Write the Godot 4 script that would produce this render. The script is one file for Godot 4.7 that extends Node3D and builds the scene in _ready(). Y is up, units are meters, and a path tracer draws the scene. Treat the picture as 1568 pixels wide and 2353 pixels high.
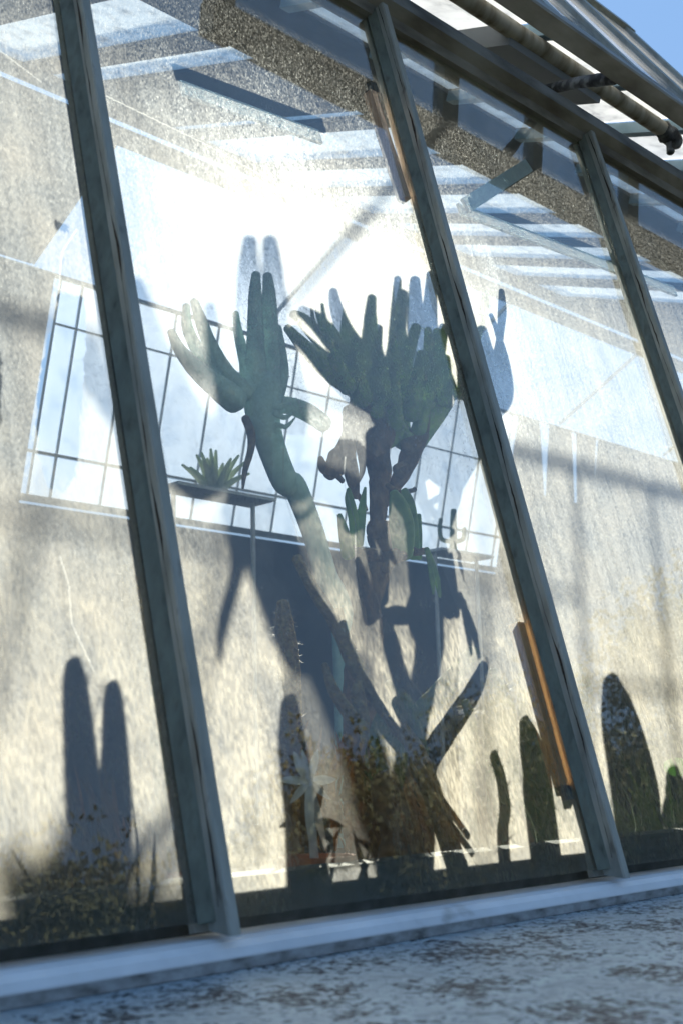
extends Node3D

# ---------------------------------------------------------------- camera model
const CAM := Vector3(-0.775134, 0.139614, 0.973804)
const RIGHT := Vector3(0.704022, -0.026385, 0.709688)
const UPV := Vector3(-0.128088, 0.978204, 0.163434)
const BACK := Vector3(-0.698532, -0.205963, 0.685297)
const FOCAL := 2823.09
const SUN := Vector3(0.626233, 0.353809, -0.694731)
const LEAN := 0.244346            # 14 degrees: how far the glass walls lean inwards
const EXPOSURE := 5.0

var S := Vector3(0, cos(LEAN), -sin(LEAN))      # up the near glass
var N := Vector3(0, sin(LEAN), cos(LEAN))       # out of the near glass
var rng := RandomNumberGenerator.new()
var M := {}
var used := {}


# ---------------------------------------------------------------- helpers: places
func ray(x: float, y: float) -> Vector3:
	return (RIGHT * (x - 784.0) - UPV * (y - 1176.0) - BACK * FOCAL).normalized()

func at(x: float, y: float, z: float) -> Vector3:          # the point at depth z behind the glass foot
	var d := ray(x, y)
	return CAM + d * ((z - CAM.z) / d.z)

func scale_at(p: Vector3) -> float:
	return (p - CAM).dot(-BACK) / FOCAL

func gl(x: float, s: float, out := 0.0) -> Vector3:        # a point on the near glass
	return Vector3(x, 0, 0) + S * s + N * out


func shade(x: float, y: float, z: float) -> Vector3:       # the point at depth z whose shadow on the glass is seen at x, y
	var d := ray(x, y)
	var p := CAM + d * (-CAM.dot(N) / d.dot(N))
	return p + SUN * ((z - p.z) / SUN.z)


# ---------------------------------------------------------------- helpers: meshes
func mb() -> Dictionary:
	return {"v": PackedVector3Array(), "n": PackedVector3Array(), "u": PackedVector2Array(), "i": PackedInt32Array()}

func tri(m: Dictionary, a: int, b: int, c: int) -> void:
	var n: Vector3 = m.n[a] + m.n[b] + m.n[c]
	if (m.v[b] - m.v[a]).cross(m.v[c] - m.v[a]).dot(n) > 0.0:
		m.i.append_array(PackedInt32Array([a, c, b]))
	else:
		m.i.append_array(PackedInt32Array([a, b, c]))

func quad(m: Dictionary, a: Vector3, b: Vector3, c: Vector3, d: Vector3, out: Vector3, uvs := [Vector2(0, 1), Vector2(1, 1), Vector2(1, 0), Vector2(0, 0)]) -> void:
	var n := (b - a).cross(c - a).normalized()
	if n.length_squared() < 0.5:
		n = (c - a).cross(d - a).normalized()
	if n.dot(out) < 0.0:
		n = -n
	var k: int = m.v.size()
	for p in [a, b, c, d]:
		m.v.append(p)
		m.n.append(n)
	for q in uvs:
		m.u.append(q)
	tri(m, k, k + 1, k + 2)
	tri(m, k, k + 2, k + 3)

func block(m: Dictionary, o: Vector3, a: Vector3, b: Vector3, c: Vector3) -> void:   # a box from a corner and three edges
	var mid := o + (a + b + c) * 0.5
	for f in [[o, a, b], [o + c, a, b], [o, a, c], [o + b, a, c], [o, b, c], [o + a, b, c]]:
		var p: Vector3 = f[0]
		var e: Vector3 = f[1]
		var g: Vector3 = f[2]
		quad(m, p, p + e, p + e + g, p + g, p + (e + g) * 0.5 - mid)

func beam(m: Dictionary, a: Vector3, b: Vector3, wide: float, deep: float, up := Vector3.UP) -> void:
	var d := (b - a)
	var side := d.cross(up).normalized() * wide
	var top := side.cross(d).normalized() * deep
	block(m, a - side * 0.5 - top * 0.5, d, side, top)

func extrude(m: Dictionary, prof: Array, p_axis: Vector3, q_axis: Vector3, a: Vector3, b: Vector3, a2 := Vector3.ZERO) -> void:
	# a closed outline (p, q) swept from a to b; a2 shears the start by q
	var cx := Vector2.ZERO
	for p in prof:
		cx += p / prof.size()
	var n := prof.size()
	for k in n:
		var p: Vector2 = prof[k]
		var q: Vector2 = prof[(k + 1) % n]
		var o0 := p_axis * p.x + q_axis * p.y
		var o1 := p_axis * q.x + q_axis * q.y
		var e := q - p
		var out2 := Vector2(e.y, -e.x)
		if out2.dot((p + q) * 0.5 - cx) < 0.0:
			out2 = -out2
		quad(m, a + o0 + a2 * p.y, a + o1 + a2 * q.y, b + o1, b + o0, p_axis * out2.x + q_axis * out2.y)
	for e in [[a, a - b, a2], [b, b - a, Vector3.ZERO]]:
		var org: Vector3 = e[0]
		var sh: Vector3 = e[2]
		var k0: int = m.v.size()
		m.v.append(org + p_axis * cx.x + q_axis * cx.y + sh * cx.y)
		m.n.append((e[1] as Vector3).normalized())
		m.u.append(Vector2.ZERO)
		for p in prof:
			m.v.append(org + p_axis * p.x + q_axis * p.y + sh * p.y)
			m.n.append((e[1] as Vector3).normalized())
			m.u.append(p)
		for k in n:
			tri(m, k0, k0 + 1 + k, k0 + 1 + (k + 1) % n)

func tube(m: Dictionary, pts: Array, rad: Array, flat := 0.7, ribs := 0, rib := 0.08, sides := 14, steps := 7, flat_to := Vector3.ZERO, bump := 0.0) -> void:
	# a round-ended limb through pts; the section is flattened towards flat_to (default: the view direction)
	var ps: Array[Vector3] = []
	var rs: Array[float] = []
	var n := pts.size()
	for k in n - 1:
		var p0: Vector3 = pts[maxi(k - 1, 0)]
		var p1: Vector3 = pts[k]
		var p2: Vector3 = pts[k + 1]
		var p3: Vector3 = pts[mini(k + 2, n - 1)]
		for j in steps:
			var t := float(j) / steps
			ps.append(p1.cubic_interpolate(p2, p0, p3, t))
			rs.append(maxf(cubic_interpolate(rad[k], rad[k + 1], rad[maxi(k - 1, 0)], rad[mini(k + 2, n - 1)], t), 0.0008))
	ps.append(pts[n - 1])
	rs.append(rad[n - 1])
	# round the two ends
	var path: Array[Vector3] = []
	var rr: Array[float] = []
	var d0 := (ps[0] - ps[1]).normalized()
	for a in [0.02, 0.35, 0.7, 0.9]:
		path.append(ps[0] + d0 * rs[0] * 0.9 * sqrt(1.0 - a * a))
		rr.append(rs[0] * a)
	for k in ps.size():
		path.append(ps[k])
		rr.append(rs[k])
	var last := ps.size() - 1
	var d1 := (ps[last] - ps[last - 1]).normalized()
	for a in [0.9, 0.6, 0.02]:
		path.append(ps[last] + d1 * rs[last] * 0.8 * sqrt(1.0 - a * a))
		rr.append(rs[last] * a)
	var look := flat_to if flat_to != Vector3.ZERO else -BACK
	var k0: int = m.v.size()
	var cnt := path.size()
	var along := 0.0
	for k in cnt:
		var t := (path[mini(k + 1, cnt - 1)] - path[maxi(k - 1, 0)]).normalized()
		var side := t.cross(look).normalized()
		var dep := side.cross(t).normalized()
		if k > 0:
			along += path[k].distance_to(path[k - 1])
		for j in sides + 1:
			var a := TAU * j / sides
			var r := rr[k]
			if ribs > 0:
				r *= 1.0 - rib + rib * cos(a * ribs)
			if bump > 0.0:
				r *= 1.0 + bump * sin(along * 160.0 + 1.7 * sin(a * 3.0)) * cos(a * 2.0 + along * 37.0)
			var o := side * cos(a) + dep * sin(a) * flat
			m.v.append(path[k] + o * r)
			m.n.append((side * cos(a) * flat + dep * sin(a)).normalized())
			m.u.append(Vector2(float(j) / sides, along * 4.0))
	for k in cnt - 1:
		for j in sides:
			var a := k0 + k * (sides + 1) + j
			tri(m, a, a + 1, a + sides + 2)
			tri(m, a, a + sides + 2, a + sides + 1)

func put(called: String, m: Dictionary, mat: Material, parent: Node3D = null, smooth := false) -> MeshInstance3D:
	var arr := []
	arr.resize(Mesh.ARRAY_MAX)
	arr[Mesh.ARRAY_VERTEX] = m.v
	arr[Mesh.ARRAY_NORMAL] = m.n
	arr[Mesh.ARRAY_TEX_UV] = m.u
	arr[Mesh.ARRAY_INDEX] = m.i
	var me := ArrayMesh.new()
	if smooth:
		var st := SurfaceTool.new()
		st.begin(Mesh.PRIMITIVE_TRIANGLES)
		st.set_smooth_group(0)
		for k in m.i:
			st.set_uv(m.u[k])
			st.add_vertex(m.v[k])
		st.generate_normals()
		st.index()
		me = st.commit()
	else:
		me.add_surface_from_arrays(Mesh.PRIMITIVE_TRIANGLES, arr)
	var o := MeshInstance3D.new()
	o.mesh = me
	o.material_override = null
	me.surface_set_material(0, mat)
	place(o, called, parent)
	return o

func numbered(called: String, parent: Node) -> String:
	var key := "%d/%s" % [parent.get_instance_id(), called]
	var k: int = used.get(key, 0)
	used[key] = k + 1
	return called if k == 0 else "%s_%03d" % [called, k]

func place(o: Node3D, called: String, parent: Node3D = null) -> void:
	var p: Node3D = parent if parent else self
	o.name = numbered(called, p)
	p.add_child(o, true)
	var off := Vector3.ZERO
	var q := p
	while q != self:
		off += q.position
		q = q.get_parent()
	o.position -= off

func thing(called: String, label: String, category: String, base: Vector3, group := "") -> Node3D:
	var o := Node3D.new()
	o.name = numbered(called, self)
	add_child(o, true)
	o.position = base
	tag(o, label, category, group)
	return o

func tag(o: Node, label: String, category := "", group := "", kind := "") -> void:
	if label: o.set_meta("label", label)
	if category: o.set_meta("category", category)
	if group: o.set_meta("group", group)
	if kind: o.set_meta("kind", kind)


# ---------------------------------------------------------------- helpers: materials
func lin(r: float, g: float, b: float, a := 1.0) -> Color:
	var c := Color(r, g, b).linear_to_srgb()
	c.a = a
	return c

func mat(c: Color, rough := 0.8, spec := 0.4) -> StandardMaterial3D:
	var m := StandardMaterial3D.new()
	m.albedo_color = c
	m.roughness = rough
	m.metallic_specular = spec
	return m

func noise_tex(stops: Array, freq: float, sd: int, octaves := 4, size := 512, stretch := 1.0) -> NoiseTexture2D:
	var f := FastNoiseLite.new()
	f.noise_type = FastNoiseLite.TYPE_SIMPLEX_SMOOTH
	f.seed = sd
	f.frequency = freq
	f.fractal_octaves = octaves
	f.fractal_gain = 0.55
	var g := Gradient.new()
	g.offsets = PackedFloat32Array(stops.map(func(s): return s[0]))
	g.colors = PackedColorArray(stops.map(func(s): return s[1]))
	var t := NoiseTexture2D.new()
	t.noise = f
	t.width = size
	t.height = int(size * stretch)
	t.seamless = true
	t.color_ramp = g
	return t

func noisy(stops: Array, freq: float, sd: int, tile: float, rough := 0.8, relief := 0.0, octaves := 4, stretch := Vector3.ONE) -> StandardMaterial3D:
	# tile: metres that the pattern covers before it repeats
	var m := StandardMaterial3D.new()
	m.albedo_texture = noise_tex(stops, freq, sd, octaves)
	m.roughness = rough
	m.metallic_specular = 0.35
	m.uv1_triplanar = true
	m.uv1_world_triplanar = true
	m.uv1_scale = stretch / tile
	if relief > 0.0:
		m.heightmap_enabled = true
		m.heightmap_texture = noise_tex([[0.0, Color.BLACK], [1.0, Color.WHITE]], freq, sd, octaves)
		m.heightmap_scale = relief
	return m

func pane_mat() -> StandardMaterial3D:
	var m := mat(Color(0.80, 0.92, 0.86, 0.03), 0.02, 0.5)
	m.transparency = BaseMaterial3D.TRANSPARENCY_ALPHA
	return m


func slab_mat() -> StandardMaterial3D:
	var m := mat(Color(0.955, 0.985, 0.97, 0.0), 0.0, 0.5)
	m.transparency = BaseMaterial3D.TRANSPARENCY_ALPHA
	m.refraction_enabled = true
	m.refraction_scale = 0.05
	return m


# ---------------------------------------------------------------- dust on the near panes
func grains(w: int, h: int, freq: float, sd: int, octaves := 1) -> PackedByteArray:
	var f := FastNoiseLite.new()
	f.noise_type = FastNoiseLite.TYPE_SIMPLEX
	f.seed = sd
	f.frequency = freq
	f.fractal_octaves = octaves
	var im := f.get_image(w, h)
	return im.get_data()

func stretched(w: int, h: int, freq: float, sd: int, by: int, octaves := 1) -> PackedByteArray:
	var f := FastNoiseLite.new()
	f.noise_type = FastNoiseLite.TYPE_SIMPLEX
	f.seed = sd
	f.frequency = freq
	f.fractal_octaves = octaves
	var im := f.get_image(w, h / by)
	im.resize(w, h, Image.INTERPOLATE_BILINEAR)
	return im.get_data()

func scatter(w: int, h: int, w0: int, h0: int, sd: int) -> PackedByteArray:      # soft specks, w0 x h0 of them
	var r := RandomNumberGenerator.new()
	r.seed = sd
	var d := PackedByteArray()
	d.resize(w0 * h0)
	for k in w0 * h0:
		d[k] = r.randi() & 255
	var im := Image.create_from_data(w0, h0, false, Image.FORMAT_L8, d)
	im.resize(w, h, Image.INTERPOLATE_CUBIC)
	return im.get_data()

func dust(x0: float, x1: float, s1: float, sd: int, thick: float, dense: float, tone: float, clears: Array, hairs: Array) -> StandardMaterial3D:
	var w := 640
	var h := 1400
	var big := grains(w, h, 0.006, sd, 4)
	var fine := scatter(w, h, 460, 400, sd + 1)
	var speck := scatter(w, h, 640, 700, sd + 2)
	var run := stretched(w, h, 0.05, sd + 3, 24, 2)
	var data := PackedFloat32Array()
	data.resize(w * h * 4)
	for y in h:
		var s := 1.0 - float(y) / h
		var foot := clampf(1.0 - s / 0.05, 0.0, 1.0) * 0.25
		var edge := 0.0
		for x in w:
			var k := y * w + x
			var b := big[k] / 255.0
			var g := fine[k] / 255.0
			var p := speck[k] / 255.0
			var r := run[k] / 255.0
			edge = maxf(0.0, 1.0 - minf(x, w - x) / 14.0) * 0.25
			var a := thick * (0.44 + 0.24 * b + 0.28 * r) * lerpf(1.0, 0.14, smoothstep(0.90, 1.28, s * s1)) + (g - 0.5) * 0.26 + (p - 0.5) * 0.40 + foot + edge  # thinned towards the eave to darken film that less sun should light
			if p > 0.9 and g > 0.5:
				a += 0.35
			data[k * 4] = 0.765 * tone + (g - 0.5) * 0.10 + (b - 0.5) * 0.04
			data[k * 4 + 1] = 0.76 * tone + (g - 0.5) * 0.09
			data[k * 4 + 2] = 0.762 * tone + (g - 0.5) * 0.07 - (b - 0.5) * 0.05
			var glare_blob := Vector2((x0 + (x1 - x0) * x / w - 0.47) / 0.34, (s * s1 - 0.91) / 0.30).length()  # denser over the glare centre, standing in for forward-scattered sun glow
			data[k * 4 + 3] = clampf(a, 0.02, 1.2) * dense * (1.0 + 3.0 * smoothstep(1.45, 0.1, glare_blob + (b - 0.5) * 0.6))
	for c in clears:                       # flakes where the film has come off, and one area thinned over plant shadows
		var poly := PackedVector2Array()
		var lo := Vector2(1e9, 1e9)
		var hi := -lo
		for p in c[1]:
			var q := Vector2((p.x - x0) / (x1 - x0) * w, (1.0 - p.y / s1) * h)
			poly.append(q)
			lo = lo.min(q)
			hi = hi.max(q)
		for y in range(maxi(0, int(lo.y)), mini(h - 1, int(hi.y) + 1)):
			for x in range(maxi(0, int(lo.x)), mini(w - 1, int(hi.x) + 1)):
				var wob := Vector2(big[(y * 7 % h) * w + x] - 128, fine[y * w + x] - 128) * 0.02
				if Geometry2D.is_point_in_polygon(Vector2(x, y) + wob, poly):
					var k := (y * w + x) * 4 + 3
					data[k] = data[k] * c[0]
	for c in hairs:
		for j in c.size() - 1:
			var a := Vector2((c[j].x - x0) / (x1 - x0) * w, (1.0 - c[j].y / s1) * h)
			var b := Vector2((c[j + 1].x - x0) / (x1 - x0) * w, (1.0 - c[j + 1].y / s1) * h)
			var n := int(a.distance_to(b)) + 1
			for t in n:
				var q := a.lerp(b, float(t) / n)
				if q.x > 0 and q.x < w - 1 and q.y > 0 and q.y < h - 1:
					var k := (int(q.y) * w + int(q.x)) * 4
					for ch in 4:
						data[k + ch] = 1.0
	var m := StandardMaterial3D.new()
	m.albedo_texture = ImageTexture.create_from_image(Image.create_from_data(w, h, false, Image.FORMAT_RGBAF, data.to_byte_array()))
	m.albedo_color = Color(1, 1, 1, 0.295)
	m.transparency = BaseMaterial3D.TRANSPARENCY_ALPHA
	m.roughness = 1.0
	m.metallic_specular = 0.1
	m.backlight_enabled = true
	m.backlight = Color(1.75, 1.75, 1.75).linear_to_srgb()
	m.texture_repeat = false
	return m


func dimming_mat(shade_gap: bool) -> StandardMaterial3D:      # brown film standing in for sun glow fading towards the foot, thinning upwards
	var w := 512
	var h := 420
	var big := grains(w, h, 0.012, 77, 4)
	var fine := scatter(w, h, 300, 84, 78)
	var im := Image.create(w, h, false, Image.FORMAT_RGBAF)
	for y in h:
		var s := 1.0 - float(y) / h
		for x in w:
			var k := y * w + x
			var b := big[k] / 255.0 - 0.5
			var g := fine[k] / 255.0 - 0.5
			var a := clampf((1.0 - s) * 1.9 - 0.12 + b * 0.5, 0.0, 1.0)
			if shade_gap:               # thinned where the plant shadows fall, so the plants behind show
				var q := Vector2((float(x) / w - 0.29 - s * 0.06) / 0.125, (s - 0.24) / 0.52).length() + b * 0.8
				a *= lerpf(0.12, 1.0, smoothstep(0.7, 1.15, q))
			a *= 1.15 + 0.9 * b + 1.1 * g
			var t := 1.0 + g * 0.35 + b * 0.3
			im.set_pixel(x, y, Color(0.52 * t, 0.475 * t, 0.40 * t, clampf(a, 0.0, 3.0)))
	var m := StandardMaterial3D.new()
	m.albedo_texture = ImageTexture.create_from_image(im)
	m.albedo_color = Color(1, 1, 1, 0.295)
	m.transparency = BaseMaterial3D.TRANSPARENCY_ALPHA
	m.roughness = 1.0
	m.metallic_specular = 0.1
	m.backlight_enabled = true
	m.backlight = Color(1.75, 1.75, 1.75).linear_to_srgb()
	m.texture_repeat = false
	return m


# ---------------------------------------------------------------- sky
func sky_image() -> Image:
	var w := 1024
	var h := 512
	var im := Image.create(w, h, false, Image.FORMAT_RGBF)
	for j in h:
		var el := PI * (0.5 - (j + 0.5) / h)
		for i in w:
			var az := TAU * (i + 0.5) / w
			var d := Vector3(sin(az) * cos(el), sin(el), -cos(az) * cos(el))
			var up := clampf(d.y, 0.0, 1.0)
			var c := Vector3(0.086, 0.160, 0.290).lerp(Vector3(0.165, 0.21, 0.265), pow(1.0 - up, 4.0))
			var th := rad_to_deg(acos(clampf(d.dot(SUN), -1.0, 1.0)))
			c += Vector3(1.0, 0.97, 0.92) * (0.7 * exp(-th / 2.6) + 0.04 * exp(-th / 12.0))
			c *= 0.6
			im.set_pixel(i, j, Color(c.x, c.y, c.z))
	return im


# ---------------------------------------------------------------- helpers: plants
func c3(a: Array, z: float) -> Array:      # [x, y, half width] in the sketch of the upper plants -> [point, radius]
	var p := at(268.8 + 0.6001 * a[0], 470.5 + 0.6001 * a[1], z)
	return [p, a[2] * 0.6001 * scale_at(p)]

func c6(a: Array, z: float) -> Array:      # the same for the lower plants
	var p := at(537.7 + 0.5144 * a[0], 1209.8 + 0.5144 * a[1], z)
	return [p, a[2] * 0.5144 * scale_at(p)]

func c6s(a: Array, z: float) -> Array:     # the same, but given by the shadow on the glass
	var x: float = 537.7 + 0.5144 * a[0]
	var y: float = 1209.8 + 0.5144 * a[1]
	return [shade(x, y, z), a[2] * 0.5144 * scale_at(shade(x, y, -0.1))]

func c6n(a: Array, lift: float) -> Array:  # the same, for what grows right behind the glass
	var x: float = 537.7 + 0.5144 * a[0]
	var y: float = 1209.8 + 0.5144 * a[1]
	var d := ray(x, y)
	var p := CAM + d * (-CAM.dot(N) / d.dot(N))
	return [p + SUN * lift, a[2] * 0.5144 * scale_at(p)]

func limb(called: String, spots: Array, sketch: Callable, z0: float, z1: float, mt: Material, parent: Node3D, flat := 0.65, ribs := 0, rib := 0.06, bump := 0.0) -> MeshInstance3D:
	var pts := []
	var rad := []
	for k in spots.size():
		var q: Array = sketch.call(spots[k], lerpf(z0, z1, float(k) / maxf(1.0, spots.size() - 1.0)))
		pts.append(q[0])
		rad.append(q[1] if k < spots.size() - 1 or called != "branch" else maxf(q[1], rad[-1] * 0.66))
	var m := mb()
	tube(m, pts, rad, flat, ribs, rib, 16 if ribs < 5 else ribs * 4, 7, Vector3.ZERO, bump)
	return put(called, m, mt, parent, true)

func stalk(called: String, spots: Array, z: float, mt: Material, parent: Node3D, bump := 0.0) -> void:
	# a stem given by what is seen of it (mode 0) and by the shadow that it throws on the glass (mode 1)
	var pts := []
	var rad := []
	for s in spots:
		var p := shade(s[0], s[1], z) if s[3] == 1 else at(s[0], s[1], z)
		if p.y < -0.05:
			break
		pts.append(p)
		rad.append(s[2] * scale_at(shade(s[0], s[1], -0.1) if s[3] == 1 else p))
	pts.append(Vector3(pts[-1].x, -0.04, pts[-1].z))
	rad.append(rad[-1])
	var m := mb()
	tube(m, pts, rad, 0.85, 0, 0.0, 16, 7, SUN, bump)
	put(called, m, mt, parent, true)

func blade(m: Dictionary, base: Vector3, dir: Vector3, up: Vector3, length: float, wide: float, droop: float, n := 8) -> void:
	# a leaf with a folded midrib, tapering at both ends
	var side := dir.cross(up).normalized()
	var k0: int = m.v.size()
	for k in n + 1:
		var t := float(k) / n
		var w := wide * pow(sin(PI * clampf(0.12 + 0.86 * t, 0.0, 1.0)), 0.8)
		var c := base + dir * (length * t) + up * (length * (0.25 * t - droop * t * t))
		for e in [-1.0, -0.5, 0.0, 0.5, 1.0]:
			m.v.append(c + side * (w * e) + up * (absf(e) * w * 0.35))
			m.n.append(up)
			m.u.append(Vector2(e * 0.5 + 0.5, t))
	for k in n:
		for j in 4:
			var a := k0 + k * 5 + j
			tri(m, a, a + 1, a + 6)
			tri(m, a, a + 6, a + 5)

func spines(m: Dictionary, pts: Array, rad: Array, count: int, size: float, flat := 0.65) -> void:
	# short spine tufts standing on a ribbed stem
	var n := pts.size() - 1
	for k in count:
		var t := rng.randf() * n
		var j := mini(int(t), n - 1)
		var p: Vector3 = pts[j].lerp(pts[j + 1], t - j)
		var r: float = lerpf(rad[j], rad[j + 1], t - j)
		var d: Vector3 = (pts[j + 1] - pts[j]).normalized()
		var side := d.cross(-BACK).normalized()
		var dep := side.cross(d).normalized()
		var a := rng.randf() * TAU
		var o := (side * cos(a) + dep * sin(a) * flat)
		var b := p + o * r * 0.95
		for s in 3:
			var tip := b + (o.normalized() + Vector3(rng.randf() - 0.5, rng.randf() - 0.5, rng.randf() - 0.5) * 1.6).normalized() * size * (0.6 + rng.randf() * 0.6)
			var w := (tip - b).cross(d).normalized() * size * 0.07
			quad(m, b - w, b + w, tip + w * 0.2, tip - w * 0.2, BACK)

func column(called: String, label: String, spots: Array, z: float, mt: Material, group := "", ribs := 9, spiny := 60) -> Node3D:
	# a ribbed upright cactus; spots are picture positions [x, y, half width] from foot to tip
	var pts := []
	var rad := []
	for s in spots:
		pts.append(shade(s[0], s[1], z))
		rad.append(s[2] * scale_at(shade(s[0], s[1], -0.1)))
	var foot: Vector3 = pts[0]
	if foot.y > -0.02:
		pts.insert(0, Vector3(foot.x, -0.035, foot.z))
		rad.insert(0, rad[0])
	var t := thing(called, label, "cactus", Vector3(foot.x, -0.03, foot.z), group)
	var m := mb()
	tube(m, pts, rad, 0.95, ribs, 0.09, ribs * 4, 7)
	put("stem", m, mt, t, true)
	var sp := mb()
	spines(sp, pts, rad, spiny, 0.012, 0.95)
	tag(put("spine_tufts", sp, M.spine, t), "", "", "", "stuff")
	return t


func make_materials() -> void:
	M.paint = noisy([[0.0, lin(0.05, 0.045, 0.035)], [0.16, lin(0.21, 0.21, 0.18)], [0.5, lin(0.28, 0.285, 0.245)], [0.85, lin(0.335, 0.335, 0.295)], [1.0, lin(0.12, 0.115, 0.10)]], 0.012, 11, 0.35, 0.55, 0.05, 5, Vector3(1, 0.35, 1))
	M.rust = noisy([[0.0, lin(0.03, 0.024, 0.019)], [1.0, lin(0.09, 0.07, 0.052)]], 0.02, 10, 0.1, 0.95)
	M.putty = noisy([[0.0, lin(0.03, 0.028, 0.022)], [0.25, lin(0.115, 0.125, 0.10)], [0.65, lin(0.165, 0.185, 0.15)], [1.0, lin(0.08, 0.07, 0.05)]], 0.02, 12, 0.25, 0.8, 0.12, 5, Vector3(1, 0.3, 1))
	M.eave = noisy([[0.0, lin(0.05, 0.04, 0.03)], [0.3, lin(0.13, 0.115, 0.09)], [0.6, lin(0.24, 0.225, 0.19)], [1.0, lin(0.33, 0.32, 0.29)]], 0.012, 13, 0.5, 0.6, 0.08, 5, Vector3(0.3, 1, 1))
	M.sill = noisy([[0.0, lin(0.24, 0.23, 0.21)], [0.2, lin(0.56, 0.575, 0.58)], [0.6, lin(0.66, 0.675, 0.68)], [1.0, lin(0.57, 0.585, 0.585)]], 0.01, 14, 0.5, 0.35, 0.03, 5, Vector3(0.5, 1, 1))
	M.sill_dirty = noisy([[0.0, lin(0.05, 0.045, 0.04)], [0.3, lin(0.20, 0.20, 0.19)], [0.65, lin(0.33, 0.34, 0.335)], [1.0, lin(0.42, 0.43, 0.43)]], 0.02, 44, 0.3, 0.8, 0.05, 5, Vector3(0.5, 1, 1))
	M.white_metal = noisy([[0.0, lin(0.45, 0.45, 0.43)], [1.0, lin(0.62, 0.63, 0.63)]], 0.01, 15, 0.6, 0.5)
	M.frame = noisy([[0.0, lin(0.16, 0.17, 0.16)], [1.0, lin(0.30, 0.32, 0.31)]], 0.01, 16, 0.6, 0.6)
	M.board = noisy([[0.0, lin(0.05, 0.055, 0.06)], [1.0, lin(0.10, 0.11, 0.12)]], 0.006, 17, 1.2, 0.9)
	M.wall_board = noisy([[0.0, lin(0.05, 0.052, 0.05)], [1.0, lin(0.10, 0.10, 0.095)]], 0.006, 18, 1.0, 0.9)
	M.gray_panel = noisy([[0.0, lin(0.22, 0.24, 0.26)], [1.0, lin(0.30, 0.32, 0.34)]], 0.005, 19, 1.5, 0.8)
	M.pipe = noisy([[0.0, lin(0.10, 0.08, 0.05)], [0.28, lin(0.26, 0.23, 0.17)], [0.6, lin(0.42, 0.39, 0.32)], [1.0, lin(0.48, 0.46, 0.40)]], 0.012, 20, 0.5, 0.7, 0.06, 5, Vector3(1.6, 0.6, 0.6))
	M.rod = noisy([[0.0, lin(0.20, 0.30, 0.36)], [1.0, lin(0.34, 0.46, 0.54)]], 0.008, 21, 0.6, 0.6)
	M.stay = noisy([[0.0, lin(0.015, 0.014, 0.013)], [0.5, lin(0.05, 0.05, 0.05)], [0.72, lin(0.22, 0.23, 0.23)], [1.0, lin(0.30, 0.30, 0.29)]], 0.01, 22, 0.25, 0.8, 0.15)
	M.wood = noisy([[0.0, lin(0.45, 0.20, 0.07)], [0.45, lin(0.74, 0.38, 0.15)], [0.75, lin(0.80, 0.46, 0.21)], [1.0, lin(0.55, 0.26, 0.10)]], 0.02, 23, 0.2, 0.6, 0.02, 4, Vector3(3.0, 0.12, 3.0))
	M.wood_pale = noisy([[0.0, lin(0.40, 0.24, 0.17)], [0.5, lin(0.62, 0.42, 0.33)], [1.0, lin(0.70, 0.52, 0.42)]], 0.02, 43, 0.2, 0.7, 0.02, 4, Vector3(3.0, 0.12, 3.0))
	M.soil = noisy([[0.0, lin(0.015, 0.011, 0.008)], [0.6, lin(0.055, 0.04, 0.027)], [1.0, lin(0.11, 0.09, 0.065)]], 0.03, 24, 0.5, 0.95, 1.0)
	M.kerb = noisy([[0.0, lin(0.05, 0.056, 0.05)], [1.0, lin(0.11, 0.118, 0.11)]], 0.02, 25, 0.4, 0.9)
	M.ground = noisy([[0.0, lin(0.04, 0.045, 0.03)], [0.5, lin(0.07, 0.075, 0.045)], [1.0, lin(0.12, 0.11, 0.07)]], 0.02, 26, 3.0, 0.95)
	M.terracotta = noisy([[0.0, lin(0.25, 0.10, 0.055)], [1.0, lin(0.42, 0.17, 0.09)]], 0.015, 27, 0.2, 0.85)
	M.glass = pane_mat()
	M.slab = slab_mat()
	M.far_dust = noisy([[0.0, lin(0.7, 0.7, 0.69, 0.5)], [0.5, lin(0.8, 0.8, 0.79, 0.9)], [1.0, lin(0.85, 0.85, 0.83, 1.0)]], 0.008, 30, 0.8, 1.0)
	M.far_dust.albedo_color = Color(1, 1, 1, 0.13)
	M.far_dust.transparency = BaseMaterial3D.TRANSPARENCY_ALPHA
	M.far_dust.backlight_enabled = true
	M.far_dust.backlight = Color(1.8, 1.8, 1.8).linear_to_srgb()
	M.vent_dust = noisy([[0.0, lin(0.35, 0.35, 0.34, 0.35)], [0.5, lin(0.55, 0.55, 0.54, 0.9)], [1.0, lin(0.65, 0.65, 0.63, 1.0)]], 0.012, 29, 0.4, 1.0)
	M.vent_dust.albedo_color = Color(1, 1, 1, 0.29)
	M.vent_dust.transparency = BaseMaterial3D.TRANSPARENCY_ALPHA
	M.vent_dust.backlight_enabled = true
	M.vent_dust.backlight = Color(1, 1, 1)
	M.milk = noisy([[0.0, lin(0.45, 0.46, 0.46)], [0.3, lin(0.78, 0.78, 0.77)], [0.55, lin(0.90, 0.90, 0.88)], [1.0, lin(0.93, 0.93, 0.91)]], 0.012, 28, 0.5, 0.6, 0.0, 5)
	M.milk.backlight_enabled = true
	M.milk.backlight = Color(1.85, 1.85, 1.85).linear_to_srgb()
	# plants
	M.teal = noisy([[0.0, lin(0.16, 0.25, 0.23)], [0.4, lin(0.25, 0.37, 0.345)], [0.75, lin(0.31, 0.44, 0.40)], [1.0, lin(0.36, 0.42, 0.34)]], 0.012, 31, 0.3, 0.5)
	M.teal.backlight_enabled = true
	M.teal.backlight = Color(0.10, 0.22, 0.08)
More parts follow.
